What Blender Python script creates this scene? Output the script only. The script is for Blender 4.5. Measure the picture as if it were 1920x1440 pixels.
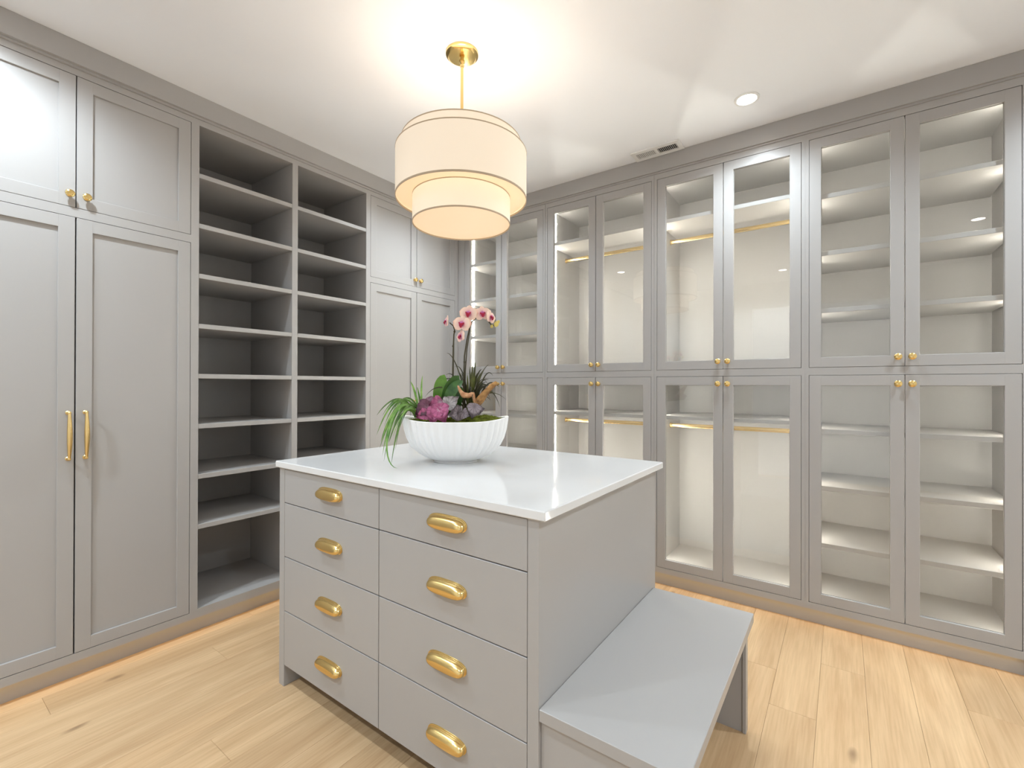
import bpy, bmesh, math, random
from mathutils import Vector, Matrix, noise

for o in list(bpy.data.objects):
    bpy.data.objects.remove(o, do_unlink=True)
SC = bpy.context.scene
COL = SC.collection

# ------------------------------------------------------------------ camera
def make_camera():
    cd = bpy.data.cameras.new('camera')
    cd.sensor_fit = 'HORIZONTAL'
    cd.sensor_width = 36.0
    cd.lens = 862.13 / 1920 * 36.0
    cd.clip_start = 0.02
    cam = bpy.data.objects.new('camera', cd)
    COL.objects.link(cam)
    th, pi, ro = math.radians(35.686), math.radians(0.168), math.radians(0.135)
    F = Vector((-math.sin(th) * math.cos(pi), math.cos(th) * math.cos(pi), math.sin(pi)))
    R = Vector((math.cos(th), math.sin(th), 0))
    U = R.cross(F)
    R2 = R * math.cos(ro) + U * math.sin(ro)
    U2 = U * math.cos(ro) - R * math.sin(ro)
    M = Matrix((R2, U2, -F)).transposed().to_4x4()
    M.translation = Vector((0, 0, 1.25))
    cam.matrix_world = M
    SC.camera = cam
make_camera()

# ------------------------------------------------------------------ world, exposure
W = bpy.data.worlds.new('world')
SC.world = W
W.use_nodes = True
W.node_tree.nodes['Background'].inputs[0].default_value = (0.93, 0.97, 1.0, 1)
W.node_tree.nodes['Background'].inputs[1].default_value = 0.5
SC.view_settings.view_transform = 'Standard'
SC.view_settings.look = 'None'
SC.view_settings.gamma = 1.0
SC.view_settings.use_curve_mapping = False
SC.view_settings.exposure = 1.0
SC.cycles.max_bounces = 8
SC.cycles.diffuse_bounces = 5
SC.cycles.glossy_bounces = 4
SC.cycles.transparent_max_bounces = 12
SC.cycles.sample_clamp_indirect = 6.0

DOWNLIGHT_W = 64.0
LED_STRENGTH = 48.0
KICK_STRENGTH = 3.0
PENDANT_W = 3.0
SHADE_GLOW = 0.19

# ------------------------------------------------------------------ room dimensions (metres)
FX = -2.632        # face plane of the cabinets on the left wall
FY = 2.8835        # face plane of the glass cabinets on the back wall
CEIL = 2.692
BACK_L = -3.16     # left wall behind the cabinets
BACK_B = 3.42      # back wall behind the cabinets
REAR = -1.55
RIGHT = 1.75

# ------------------------------------------------------------------ materials
def srgb(r, g, b):
    def f(c):
        c /= 255.0
        return c / 12.92 if c <= 0.04045 else ((c + 0.055) / 1.055) ** 2.4
    return (f(r), f(g), f(b), 1.0)

MATS = {}
def mat(name, color, rough=0.5, metal=0.0, spec=0.5, bump=None, coat=0.0, vary=None):
    m = bpy.data.materials.new(name)
    m.use_nodes = True
    nt = m.node_tree
    b = nt.nodes['Principled BSDF']
    b.inputs['Base Color'].default_value = color
    b.inputs['Roughness'].default_value = rough
    b.inputs['Metallic'].default_value = metal
    b.inputs['Specular IOR Level'].default_value = spec
    b.inputs['Coat Weight'].default_value = coat
    tc = nt.nodes.new('ShaderNodeTexCoord')
    if vary:
        n = nt.nodes.new('ShaderNodeTexNoise')
        n.inputs['Scale'].default_value = vary[0]
        n.inputs['Detail'].default_value = 4
        nt.links.new(tc.outputs['Object'], n.inputs['Vector'])
        rp = nt.nodes.new('ShaderNodeValToRGB')
        rp.color_ramp.elements[0].position = 0.3
        rp.color_ramp.elements[1].position = 0.7
        rp.color_ramp.elements[0].color = vary[1]
        rp.color_ramp.elements[1].color = vary[2]
        nt.links.new(n.outputs['Fac'], rp.inputs['Fac'])
        nt.links.new(rp.outputs['Color'], b.inputs['Base Color'])
    if bump:
        n = nt.nodes.new('ShaderNodeTexNoise')
        n.inputs['Scale'].default_value = bump[0]
        n.inputs['Detail'].default_value = 3
        nt.links.new(tc.outputs['Object'], n.inputs['Vector'])
        bp = nt.nodes.new('ShaderNodeBump')
        bp.inputs['Strength'].default_value = bump[1]
        bp.inputs['Distance'].default_value = bump[2]
        nt.links.new(n.outputs['Fac'], bp.inputs['Height'])
        nt.links.new(bp.outputs['Normal'], b.inputs['Normal'])
    MATS[name] = m
    return m

def emit_mat(name, color, strength, base=(0.8, 0.8, 0.8, 1)):
    m = mat(name, base, 0.6)
    b = m.node_tree.nodes['Principled BSDF']
    b.inputs['Emission Color'].default_value = color
    b.inputs['Emission Strength'].default_value = strength
    return m

mat('paint', (0.388, 0.374, 0.364, 1), 0.36, spec=0.45, bump=(900, 0.03, 0.0005))
mat('ceiling_paint', (0.85, 0.865, 0.90, 1), 0.9, spec=0.2, bump=(500, 0.03, 0.0005))
mat('wall_paint', (0.82, 0.815, 0.805, 1), 0.8, spec=0.25, bump=(500, 0.03, 0.0005))
mat('quartz', (0.83, 0.825, 0.82, 1), 0.07, spec=0.5,
    vary=(3.0, (0.70, 0.70, 0.70, 1), (0.74, 0.74, 0.74, 1)))
mat('brass', (0.80, 0.585, 0.24, 1), 0.20, metal=1.0, bump=(300, 0.02, 0.0005))
mat('brass_satin', (0.80, 0.59, 0.26, 1), 0.32, metal=1.0)
mat('rod_brass', (0.85, 0.63, 0.30, 1), 0.25, metal=1.0)
mat('dark_gap', (0.05, 0.045, 0.04, 1), 0.9)
mat('duct_shade', (0.06, 0.06, 0.058, 1), 0.9)  # shade of the vent's hollow put into the colour
mat('white_metal', (0.78, 0.775, 0.765, 1), 0.5)
mat('ceramic', (0.86, 0.855, 0.85, 1), 0.42, spec=0.45)
mat('hem', srgb(196, 178, 155), 0.8)
mat('gasket', (0.5, 0.49, 0.47, 1), 0.5)
emit_mat('led', (1.0, 0.965, 0.85, 1), LED_STRENGTH)
emit_mat('kick_glow', (1.0, 0.60, 0.17, 1), KICK_STRENGTH)
emit_mat('lens', (1.0, 0.95, 0.88, 1), 14.0)

def fabric_shade(name, glow, color):
    m = emit_mat(name, color, glow, base=(0.80, 0.74, 0.66, 1))
    nt = m.node_tree
    b = nt.nodes['Principled BSDF']
    tc = nt.nodes.new('ShaderNodeTexCoord')
    mp = nt.nodes.new('ShaderNodeMapping')
    mp.inputs['Scale'].default_value = (60, 60, 400)
    n = nt.nodes.new('ShaderNodeTexNoise')
    n.inputs['Scale'].default_value = 4
    nt.links.new(tc.outputs['Object'], mp.inputs['Vector'])
    nt.links.new(mp.outputs['Vector'], n.inputs['Vector'])
    bp = nt.nodes.new('ShaderNodeBump')
    bp.inputs['Strength'].default_value = 0.06
    bp.inputs['Distance'].default_value = 0.001
    nt.links.new(n.outputs['Fac'], bp.inputs['Height'])
    nt.links.new(bp.outputs['Normal'], b.inputs['Normal'])
    return m
fabric_shade('shade_outer', SHADE_GLOW, (1.0, 0.80, 0.57, 1))
fabric_shade('shade_inner', SHADE_GLOW * 1.12, (1.0, 0.82, 0.54, 1))
fabric_shade('shade_diffuser', SHADE_GLOW * 1.25, (1.0, 0.60, 0.24, 1))

def glass_mat():
    m = bpy.data.materials.new('pane_glass')
    m.use_nodes = True
    nt = m.node_tree
    nt.nodes.clear()
    out = nt.nodes.new('ShaderNodeOutputMaterial')
    geo = nt.nodes.new('ShaderNodeNewGeometry')
    dot = nt.nodes.new('ShaderNodeVectorMath'); dot.operation = 'DOT_PRODUCT'
    nt.links.new(geo.outputs['Normal'], dot.inputs[0])
    nt.links.new(geo.outputs['Incoming'], dot.inputs[1])
    ab = nt.nodes.new('ShaderNodeMath'); ab.operation = 'ABSOLUTE'
    nt.links.new(dot.outputs['Value'], ab.inputs[0])
    om = nt.nodes.new('ShaderNodeMath'); om.operation = 'SUBTRACT'; om.inputs[0].default_value = 1.0
    nt.links.new(ab.outputs[0], om.inputs[1])
    pw = nt.nodes.new('ShaderNodeMath'); pw.operation = 'POWER'; pw.inputs[1].default_value = 5.0
    nt.links.new(om.outputs[0], pw.inputs[0])
    ma = nt.nodes.new('ShaderNodeMath'); ma.operation = 'MULTIPLY_ADD'
    ma.inputs[1].default_value = 0.945; ma.inputs[2].default_value = 0.055
    nt.links.new(pw.outputs[0], ma.inputs[0])
    tr = nt.nodes.new('ShaderNodeBsdfTransparent'); tr.inputs[0].default_value = (0.985, 0.99, 0.985, 1)
    gl = nt.nodes.new('ShaderNodeBsdfGlossy'); gl.inputs['Roughness'].default_value = 0.0
    mx = nt.nodes.new('ShaderNodeMixShader')
    nt.links.new(ma.outputs[0], mx.inputs[0])
    nt.links.new(tr.outputs[0], mx.inputs[1])
    nt.links.new(gl.outputs[0], mx.inputs[2])
    nt.links.new(mx.outputs[0], out.inputs[0])
    MATS['pane_glass'] = m
glass_mat()

def oak_mat():
    m = bpy.data.materials.new('oak_plank')
    m.use_nodes = True
    nt = m.node_tree
    b = nt.nodes['Principled BSDF']
    L = nt.links.new
    tc = nt.nodes.new('ShaderNodeTexCoord')
    oi = nt.nodes.new('ShaderNodeObjectInfo')
    cmb = nt.nodes.new('ShaderNodeCombineXYZ')
    sc = nt.nodes.new('ShaderNodeMath'); sc.operation = 'MULTIPLY'; sc.inputs[1].default_value = 37.0
    L(oi.outputs['Random'], sc.inputs[0])
    for k in range(3): L(sc.outputs[0], cmb.inputs[k])
    ad = nt.nodes.new('ShaderNodeVectorMath'); ad.operation = 'ADD'
    L(tc.outputs['Object'], ad.inputs[0]); L(cmb.outputs[0], ad.inputs[1])
    # long soft grain
    mp = nt.nodes.new('ShaderNodeMapping'); mp.inputs['Scale'].default_value = (9, 0.9, 9)
    L(ad.outputs[0], mp.inputs['Vector'])
    n1 = nt.nodes.new('ShaderNodeTexNoise'); n1.inputs['Scale'].default_value = 1.6
    n1.inputs['Detail'].default_value = 5; n1.inputs['Distortion'].default_value = 0.6
    L(mp.outputs[0], n1.inputs['Vector'])
    r1 = nt.nodes.new('ShaderNodeValToRGB')
    r1.color_ramp.elements[0].position = 0.30; r1.color_ramp.elements[1].position = 0.72
    r1.color_ramp.elements[0].color = (0.54, 0.35, 0.19, 1)
    r1.color_ramp.elements[1].color = (0.69, 0.485, 0.285, 1)
    L(n1.outputs['Fac'], r1.inputs['Fac'])
    # fine pores
    mp2 = nt.nodes.new('ShaderNodeMapping'); mp2.inputs['Scale'].default_value = (130, 5, 130)
    L(ad.outputs[0], mp2.inputs['Vector'])
    n2 = nt.nodes.new('ShaderNodeTexNoise'); n2.inputs['Scale'].default_value = 1.0; n2.inputs['Detail'].default_value = 3
    L(mp2.outputs[0], n2.inputs['Vector'])
    r2 = nt.nodes.new('ShaderNodeValToRGB')
    r2.color_ramp.elements[0].position = 0.35; r2.color_ramp.elements[1].position = 0.6
    r2.color_ramp.elements[0].color = (0.90, 0.88, 0.85, 1); r2.color_ramp.elements[1].color = (1, 1, 1, 1)
    L(n2.outputs['Fac'], r2.inputs['Fac'])
    mu = nt.nodes.new('ShaderNodeMix'); mu.data_type = 'RGBA'; mu.blend_type = 'MULTIPLY'
    mu.inputs[0].default_value = 1.0
    L(r1.outputs[0], mu.inputs[6]); L(r2.outputs[0], mu.inputs[7])
    # knots
    mp3 = nt.nodes.new('ShaderNodeMapping'); mp3.inputs['Scale'].default_value = (3.4, 1.35, 1)
    L(ad.outputs[0], mp3.inputs['Vector'])
    nd = nt.nodes.new('ShaderNodeTexNoise'); nd.inputs['Scale'].default_value = 6
    L(ad.outputs[0], nd.inputs['Vector'])
    ma = nt.nodes.new('ShaderNodeVectorMath'); ma.operation = 'MULTIPLY_ADD'
    ma.inputs[1].default_value = (0.10, 0.10, 0.0)
    L(nd.outputs['Color'], ma.inputs[0]); L(mp3.outputs[0], ma.inputs[2])
    vo = nt.nodes.new('ShaderNodeTexVoronoi'); vo.voronoi_dimensions = '2D'; vo.inputs['Scale'].default_value = 1.0
    L(ma.outputs[0], vo.inputs['Vector'])
    r3 = nt.nodes.new('ShaderNodeValToRGB')
    e = r3.color_ramp.elements
    e[0].position = 0.0; e[0].color = (1, 1, 1, 1)
    e[1].position = 0.060; e[1].color = (0, 0, 0, 1)
    k = e.new(0.022); k.color = (0.75, 0.75, 0.75, 1)
    L(vo.outputs['Distance'], r3.inputs['Fac'])
    sx = nt.nodes.new('ShaderNodeSeparateColor')
    L(vo.outputs['Color'], sx.inputs[0])
    th = nt.nodes.new('ShaderNodeMath'); th.operation = 'GREATER_THAN'; th.inputs[1].default_value = 0.55
    L(sx.outputs[0], th.inputs[0])
    km = nt.nodes.new('ShaderNodeMath'); km.operation = 'MULTIPLY'
    L(r3.outputs[0], km.inputs[0]); L(th.outputs[0], km.inputs[1])
    km2 = nt.nodes.new('ShaderNodeMath'); km2.operation = 'MULTIPLY'; km2.inputs[1].default_value = 0.72
    L(km.outputs[0], km2.inputs[0])
    mk = nt.nodes.new('ShaderNodeMix'); mk.data_type = 'RGBA'
    mk.inputs[7].default_value = (0.20, 0.115, 0.06, 1)
    L(km2.outputs[0], mk.inputs[0]); L(mu.outputs[2], mk.inputs[6])
    # plank to plank tone
    hv = nt.nodes.new('ShaderNodeHueSaturation')
    mr = nt.nodes.new('ShaderNodeMapRange'); mr.inputs[3].default_value = 0.94; mr.inputs[4].default_value = 1.05
    L(oi.outputs['Random'], mr.inputs[0]); L(mr.outputs[0], hv.inputs['Value'])
    L(mk.outputs[2], hv.inputs['Color'])
    L(hv.outputs[0], b.inputs['Base Color'])
    b.inputs['Roughness'].default_value = 0.42
    b.inputs['Specular IOR Level'].default_value = 0.4
    MATS['oak_plank'] = m
oak_mat()

def ramp_object_mat(name, stops, rough=0.5, scale=1.0, noise_amt=0.0, nscale=120.0):
    """colour by distance from the object's own origin (petals, leaves)"""
    m = bpy.data.materials.new(name)
    m.use_nodes = True
    nt = m.node_tree
    b = nt.nodes['Principled BSDF']
    tc = nt.nodes.new('ShaderNodeTexCoord')
    ln = nt.nodes.new('ShaderNodeVectorMath'); ln.operation = 'LENGTH'
    nt.links.new(tc.outputs['Object'], ln.inputs[0])
    mu = nt.nodes.new('ShaderNodeMath'); mu.operation = 'MULTIPLY'; mu.inputs[1].default_value = 1.0 / scale
    nt.links.new(ln.outputs['Value'], mu.inputs[0])
    src = mu
    if noise_amt:
        n = nt.nodes.new('ShaderNodeTexNoise'); n.inputs['Scale'].default_value = nscale
        nt.links.new(tc.outputs['Object'], n.inputs['Vector'])
        ma = nt.nodes.new('ShaderNodeMath'); ma.operation = 'MULTIPLY_ADD'; ma.inputs[1].default_value = noise_amt
        nt.links.new(n.outputs['Fac'], ma.inputs[0]); nt.links.new(mu.outputs[0], ma.inputs[2])
        src = ma
    rp = nt.nodes.new('ShaderNodeValToRGB')
    e = rp.color_ramp.elements
    e[0].position, e[0].color = stops[0]
    e[1].position, e[1].color = stops[-1]
    for p, c in stops[1:-1]:
        x = e.new(p); x.color = c
    nt.links.new(src.outputs[0], rp.inputs['Fac'])
    nt.links.new(rp.outputs['Color'], b.inputs['Base Color'])
    b.inputs['Roughness'].default_value = rough
    MATS[name] = m

ramp_object_mat('petal', [(0.0, srgb(196, 60, 130)), (0.22, srgb(218, 140, 178)), (0.42, srgb(244, 206, 198)), (0.8, srgb(248, 220, 200)), (1.0, srgb(242, 186, 166))], 0.5, 0.040)
mat('lip', srgb(170, 18, 62), 0.45)
mat('lip_throat', srgb(205, 120, 190), 0.45)
mat('bud', srgb(214, 196, 110), 0.5)
mat('orchid_stem', srgb(62, 56, 30), 0.5)
mat('orchid_leaf', srgb(52, 92, 34), 0.32, vary=(40, srgb(40, 78, 26), srgb(66, 108, 40)))
mat('orchid_leaf_light', srgb(92, 140, 44), 0.35, vary=(40, srgb(82, 128, 38), srgb(108, 152, 54)))
mat('spider_leaf', srgb(96, 140, 52), 0.4, vary=(30, srgb(62, 112, 34), srgb(134, 172, 84)))
mat('grass_dark', srgb(52, 48, 34), 0.45, vary=(25, srgb(38, 34, 26), srgb(74, 76, 42)))
mat('grass_green', srgb(84, 92, 42), 0.45, vary=(25, srgb(62, 66, 32), srgb(118, 124, 62)))
mat('driftwood', srgb(150, 108, 60), 0.75, bump=(60, 0.8, 0.004), vary=(45, srgb(104, 68, 36), srgb(190, 144, 86)))
mat('dry_husk', srgb(198, 146, 104), 0.7, bump=(60, 0.6, 0.003), vary=(60, srgb(168, 112, 74), srgb(214, 168, 126)))
def veined_leaf(name, centre, field, edge, vein, rays, R):
    """leaf blade coloured from its petiole outwards, with darker veins fanning over it"""
    m = bpy.data.materials.new(name)
    m.use_nodes = True
    nt = m.node_tree; L = nt.links.new
    bs = nt.nodes['Principled BSDF']
    tc = nt.nodes.new('ShaderNodeTexCoord')
    sb = nt.nodes.new('ShaderNodeVectorMath'); sb.operation = 'SUBTRACT'; sb.inputs[1].default_value = (0, 0, .30 * R)
    L(tc.outputs['Object'], sb.inputs[0])
    ln = nt.nodes.new('ShaderNodeVectorMath'); ln.operation = 'LENGTH'; L(sb.outputs[0], ln.inputs[0])
    sp = nt.nodes.new('ShaderNodeSeparateXYZ'); L(sb.outputs[0], sp.inputs[0])
    at = nt.nodes.new('ShaderNodeMath'); at.operation = 'ARCTAN2'; L(sp.outputs[0], at.inputs[0]); L(sp.outputs[2], at.inputs[1])
    nz = nt.nodes.new('ShaderNodeTexNoise'); nz.inputs['Scale'].default_value = 60; L(tc.outputs['Object'], nz.inputs['Vector'])
    mu = nt.nodes.new('ShaderNodeMath'); mu.operation = 'MULTIPLY_ADD'; mu.inputs[1].default_value = rays / 6.2832
    L(at.outputs[0], mu.inputs[0]); L(nz.outputs['Fac'], mu.inputs[2])
    pp = nt.nodes.new('ShaderNodeMath'); pp.operation = 'PINGPONG'; pp.inputs[1].default_value = .5; L(mu.outputs[0], pp.inputs[0])
    lt = nt.nodes.new('ShaderNodeMapRange'); lt.inputs[1].default_value = .03; lt.inputs[2].default_value = .14
    lt.inputs[3].default_value = .6; lt.inputs[4].default_value = 0; L(pp.outputs[0], lt.inputs[0])
    rp = nt.nodes.new('ShaderNodeValToRGB'); e = rp.color_ramp.elements
    e[0].position = 0; e[0].color = centre; e[1].position = 1; e[1].color = edge
    k = e.new(.35); k.color = field; k = e.new(.75); k.color = field
    dv = nt.nodes.new('ShaderNodeMath'); dv.operation = 'MULTIPLY_ADD'; dv.inputs[1].default_value = 1.0 / (R * .62)
    n2 = nt.nodes.new('ShaderNodeMath'); n2.operation = 'MULTIPLY_ADD'; n2.inputs[1].default_value = .35; n2.inputs[2].default_value = -.17
    L(nz.outputs['Fac'], n2.inputs[0]); L(ln.outputs['Value'], dv.inputs[0]); L(n2.outputs[0], dv.inputs[2]); L(dv.outputs[0], rp.inputs['Fac'])
    mx = nt.nodes.new('ShaderNodeMix'); mx.data_type = 'RGBA'; mx.inputs[7].default_value = vein
    L(lt.outputs[0], mx.inputs[0]); L(rp.outputs[0], mx.inputs[6]); L(mx.outputs[2], bs.inputs['Base Color'])
    bs.inputs['Roughness'].default_value = .42
    MATS[name] = m
veined_leaf('begonia_pink', srgb(206, 176, 190), srgb(178, 92, 134), srgb(120, 44, 80), srgb(122, 48, 84), 9, .065)
veined_leaf('begonia_plum', srgb(150, 110, 128), srgb(112, 62, 84), srgb(72, 36, 54), srgb(72, 38, 54), 9, .060)
veined_leaf('silver_leaf', srgb(216, 212, 210), srgb(196, 190, 190), srgb(150, 140, 142), srgb(92, 86, 84), 12, .060)
veined_leaf('pewter_leaf', srgb(110, 98, 104), srgb(140, 128, 134), srgb(86, 74, 78), srgb(62, 52, 56), 11, .055)

def vary_each(name, lo, hi):
    """every leaf a little lighter or darker than its neighbours"""
    nt = MATS[name].node_tree
    b = nt.nodes['Principled BSDF']
    src = b.inputs['Base Color'].links[0].from_socket
    oi = nt.nodes.new('ShaderNodeObjectInfo')
    mr = nt.nodes.new('ShaderNodeMapRange'); mr.inputs[3].default_value = lo; mr.inputs[4].default_value = hi
    hv = nt.nodes.new('ShaderNodeHueSaturation')
    nt.links.new(oi.outputs['Random'], mr.inputs[0]); nt.links.new(mr.outputs[0], hv.inputs['Value'])
    nt.links.new(src, hv.inputs['Color']); nt.links.new(hv.outputs[0], b.inputs['Base Color'])
vary_each('spider_leaf', .55, 1.35)
vary_each('grass_dark', .6, 1.4)

def moss_mat():
    m = mat('moss', srgb(100, 118, 40), 0.95, spec=0.1,
            vary=(60, srgb(66, 66, 24), srgb(138, 150, 58)), bump=(260, 1.0, 0.006))
    MATS['moss'] = m
moss_mat()

# ------------------------------------------------------------------ mesh helpers
class MB:
    """collects shapes into one mesh"""
    def __init__(self):
        self.v = []; self.f = []; self.smooth = False
    def quad_box(self, x0, x1, y0, y1, z0, z1):
        i = len(self.v)
        self.v += [(x0, y0, z0), (x1, y0, z0), (x1, y1, z0), (x0, y1, z0), (x0, y0, z1), (x1, y0, z1), (x1, y1, z1), (x0, y1, z1)]
        self.f += [tuple(i + k for k in q) for q in ((0, 3, 2, 1), (4, 5, 6, 7), (0, 1, 5, 4), (1, 2, 6, 5), (2, 3, 7, 6), (3, 0, 4, 7))]
        return self
    def box(self, x0, x1, y0, y1, z0, z1, c=0.0):
        if c <= 0:
            return self.quad_box(x0, x1, y0, y1, z0, z1)
        bm = bmesh.new()
        t = MB().quad_box(x0, x1, y0, y1, z0, z1)
        vs = [bm.verts.new(p) for p in t.v]
        for q in t.f: bm.faces.new([vs[k] for k in q])
        bmesh.ops.bevel(bm, geom=list(bm.edges), offset=c, segments=1, affect='EDGES')
        self.add_bm(bm); bm.free()
        return self
    def add_bm(self, bm):
        i = len(self.v)
        bm.verts.index_update()
        self.v += [tuple(p.co) for p in bm.verts]
        self.f += [tuple(i + p.index for p in fc.verts) for fc in bm.faces]
    def lathe(self, prof, n=24, origin=(0, 0, 0), axis='z', sx=1.0, sy=1.0, cap0=True, cap1=True):
        """prof: list of (radius, height); axis is the direction of height"""
        i = len(self.v)
        ox, oy, oz = origin
        for r, h in prof:
            for k in range(n):
                a = 2 * math.pi * k / n
                p, q = r * math.cos(a) * sx, r * math.sin(a) * sy
                if axis == 'z': self.v.append((ox + p, oy + q, oz + h))
                elif axis == '-y': self.v.append((ox + p, oy - h, oz + q))
                else: self.v.append((ox + h, oy + p, oz + q))
        for j in range(len(prof) - 1):
            for k in range(n):
                a, b = i + j * n + k, i + j * n + (k + 1) % n
                self.f.append((a, b, b + n, a + n))
        if cap0: self.f.append(tuple(i + k for k in reversed(range(n))))
        if cap1: self.f.append(tuple(i + (len(prof) - 1) * n + k for k in range(n)))
        return self
    def tube(self, pts, radii, n=8, squash=1.0):
        pts = [Vector(p) for p in pts]
        i = len(self.v)
        up = Vector((0, 0, 1))
        last = None
        for j, p in enumerate(pts):
            d = (pts[min(j + 1, len(pts) - 1)] - pts[max(j - 1, 0)]).normalized()
            if last is None:
                a = d.cross(up)
                if a.length < 0.1: a = d.cross(Vector((1, 0, 0)))
            else:
                a = last - d * last.dot(d)
            a.normalize(); last = a
            b = d.cross(a)
            r = radii[j] if isinstance(radii, (list, tuple)) else radii
            for k in range(n):
                t = 2 * math.pi * k / n
                self.v.append(tuple(p + a * r * math.cos(t) + b * r * squash * math.sin(t)))
        for j in range(len(pts) - 1):
            for k in range(n):
                a, b = i + j * n + k, i + j * n + (k + 1) % n
                self.f.append((a, b, b + n, a + n))
        self.f.append(tuple(i + k for k in reversed(range(n))))
        self.f.append(tuple(i + (len(pts) - 1) * n + k for k in range(n)))
        return self
    def mesh(self, name):
        me = bpy.data.meshes.new(name)
        me.from_pydata(self.v, [], self.f)
        bm = bmesh.new(); bm.from_mesh(me)
        bmesh.ops.recalc_face_normals(bm, faces=bm.faces)
        bm.to_mesh(me); bm.free()
        if self.smooth:
            me.polygons.foreach_set('use_smooth', [True] * len(me.polygons))
            try: me.set_sharp_from_angle(angle=math.radians(40))
            except Exception: pass
        return me

MESHES = {}
def obj(name, mb, m, parent=None, loc=(0, 0, 0), rot=None, key=None, smooth=False):
    """link one mesh object; alike pieces share mesh data through key"""
    if key is not None and key in MESHES:
        me = MESHES[key]
    else:
        if callable(mb): mb = mb()
        if smooth: mb.smooth = True
        me = mb.mesh(name)
        me.materials.append(MATS[m])
        if key is not None: MESHES[key] = me
    o = bpy.data.objects.new(name, me)
    COL.objects.link(o)
    o.location = loc
    if rot: o.rotation_euler = rot
    if parent: o.parent = parent
    return o

def tag(o, label=None, cat=None, group=None, kind=None):
    if label: o['label'] = label
    if cat: o['category'] = cat
    if group: o['group'] = group
    if kind: o['kind'] = kind
    return o

def thing(name, label, cat, loc=(0, 0, 0), rotz=0.0, group=None):
    o = bpy.data.objects.new(name, None)
    o.empty_display_size = 0.1
    COL.objects.link(o)
    o.location = loc
    o.rotation_euler = (0, 0, rotz)
    return tag(o, label, cat, group)

def structure(name, mb, m, loc=(0, 0, 0)):
    return tag(obj(name, mb, m, None, loc), kind='structure')

def bx(*a, c=0.0):
    return MB().box(*a, c=c)

# ================================================================== STRUCTURE
structure('ceiling', bx(BACK_L - .1, RIGHT + .1, REAR - .1, BACK_B + .1, CEIL, CEIL + .1), 'ceiling_paint')
structure('wall_left', bx(BACK_L - .1, BACK_L, REAR, BACK_B, 0, CEIL), 'wall_paint')
structure('wall_back', bx(BACK_L, RIGHT, BACK_B, BACK_B + .1, 0, CEIL), 'wall_paint')
structure('wall_right', bx(RIGHT, RIGHT + .1, REAR, BACK_B, 0, CEIL), 'wall_paint')
# unseen wide opening added in the rear wall for soft fill, as glass reflections suggest
structure('wall_rear', MB().box(BACK_L, -1.05, REAR - .1, REAR, 0, CEIL).box(.65, RIGHT, REAR - .1, REAR, 0, CEIL)
          .box(-1.05, .65, REAR - .1, REAR, 2.35, CEIL), 'wall_paint')
# painted return walls that close the cabinet runs outside the picture
structure('wall_left_return', bx(BACK_L, FX, REAR, .0605, 0, CEIL), 'paint')
structure('wall_back_return', bx(.649, RIGHT, FY, BACK_B, 0, CEIL), 'paint')

# floor: dark underlay with every plank as its own board
floor = structure('floor', bx(BACK_L, RIGHT, REAR, BACK_B, -.06, -.016), 'dark_gap')
PW, GAP = 0.157, 0.0003
random.seed(11)
known = {-16: .40, -15: .95, 0: 2.50, -1: 2.065, 3: 2.475}
for k in range(-17, 12):
    x0 = -.078 + PW * k
    x1 = min(x0 + PW, RIGHT)
    if x0 > RIGHT - .02: continue
    x0c = max(x0, FX - .06)
    j = known.get(k, random.uniform(REAR, REAR + 1.9))
    ys = [j + 1.9 * s for s in range(-4, 5)]
    ys = sorted(y for y in ys if REAR + .05 < y < FY + .05)
    ys = [REAR] + ys + [FY + .06]
    for a, b in zip(ys[:-1], ys[1:]):
        hx, hy = (x1 - x0c) / 2 - GAP, (b - a) / 2 - GAP
        obj('plank', bx(-hx, hx, -hy, hy, -.008, .008, c=.0007), 'oak_plank', floor,
            ((x0c + x1) / 2, (a + b) / 2, -.008))

# crown boards
structure('trim_1', MB().box(FX - .02, FX + .026, REAR, FY - .016, 2.594, CEIL - .001)
          .box(FX - .02, FX + .010, REAR, FY - .006, 2.584, 2.594), 'paint')
structure('trim_2', MB().box(FX + .026, RIGHT, FY - .016, FY + .02, 2.594, CEIL - .001)
          .box(FX + .010, RIGHT, FY - .006, FY + .02, 2.584, 2.594), 'paint')
# recessed toe kicks
structure('baseboard_left', bx(FX - .055, FX - .036, .0605, FY + .0, 0, .085), 'paint')
structure('baseboard_back', bx(FX - .03, .649, FY + .027, FY + .045, 0, .085), 'paint')

# ================================================================== HARDWARE
def knob_mb():
    m = MB()
    m.lathe([(.0105, 0), (.0105, .002), (.006, .004), (.0052, .010), (.008, .013), (.0145, .0155), (.0160, .019),
             (.0155, .0225), (.012, .0255), (.006, .0272), (.0015, .0276)], 24, axis='-y')
    return m
def add_knob(parent, x, z):
    return obj('knob', knob_mb, 'brass', parent, (x, 0, z), key='knob', smooth=True)

def pull_mb():
    m = MB()
    L = .198
    pts, rad = [], []
    for i in range(17):
        t = i / 16
        z = -L / 2 + L * t
        y = -.026 - .008 * math.sin(math.pi * t)
        pts.append((0, y, z)); rad.append(.0045 + .0045 * math.sin(math.pi * t))
    m.tube(pts, rad, 12)
    for s in (-1, 1):
        m.lathe([(.0085, 0), (.0085, .003), (.0055, .006), (.005, .024), (.0062, .028), (.003, .0315)], 14,
                origin=(0, 0, s * (L / 2 - .003)), axis='-y')
    return m

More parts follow.
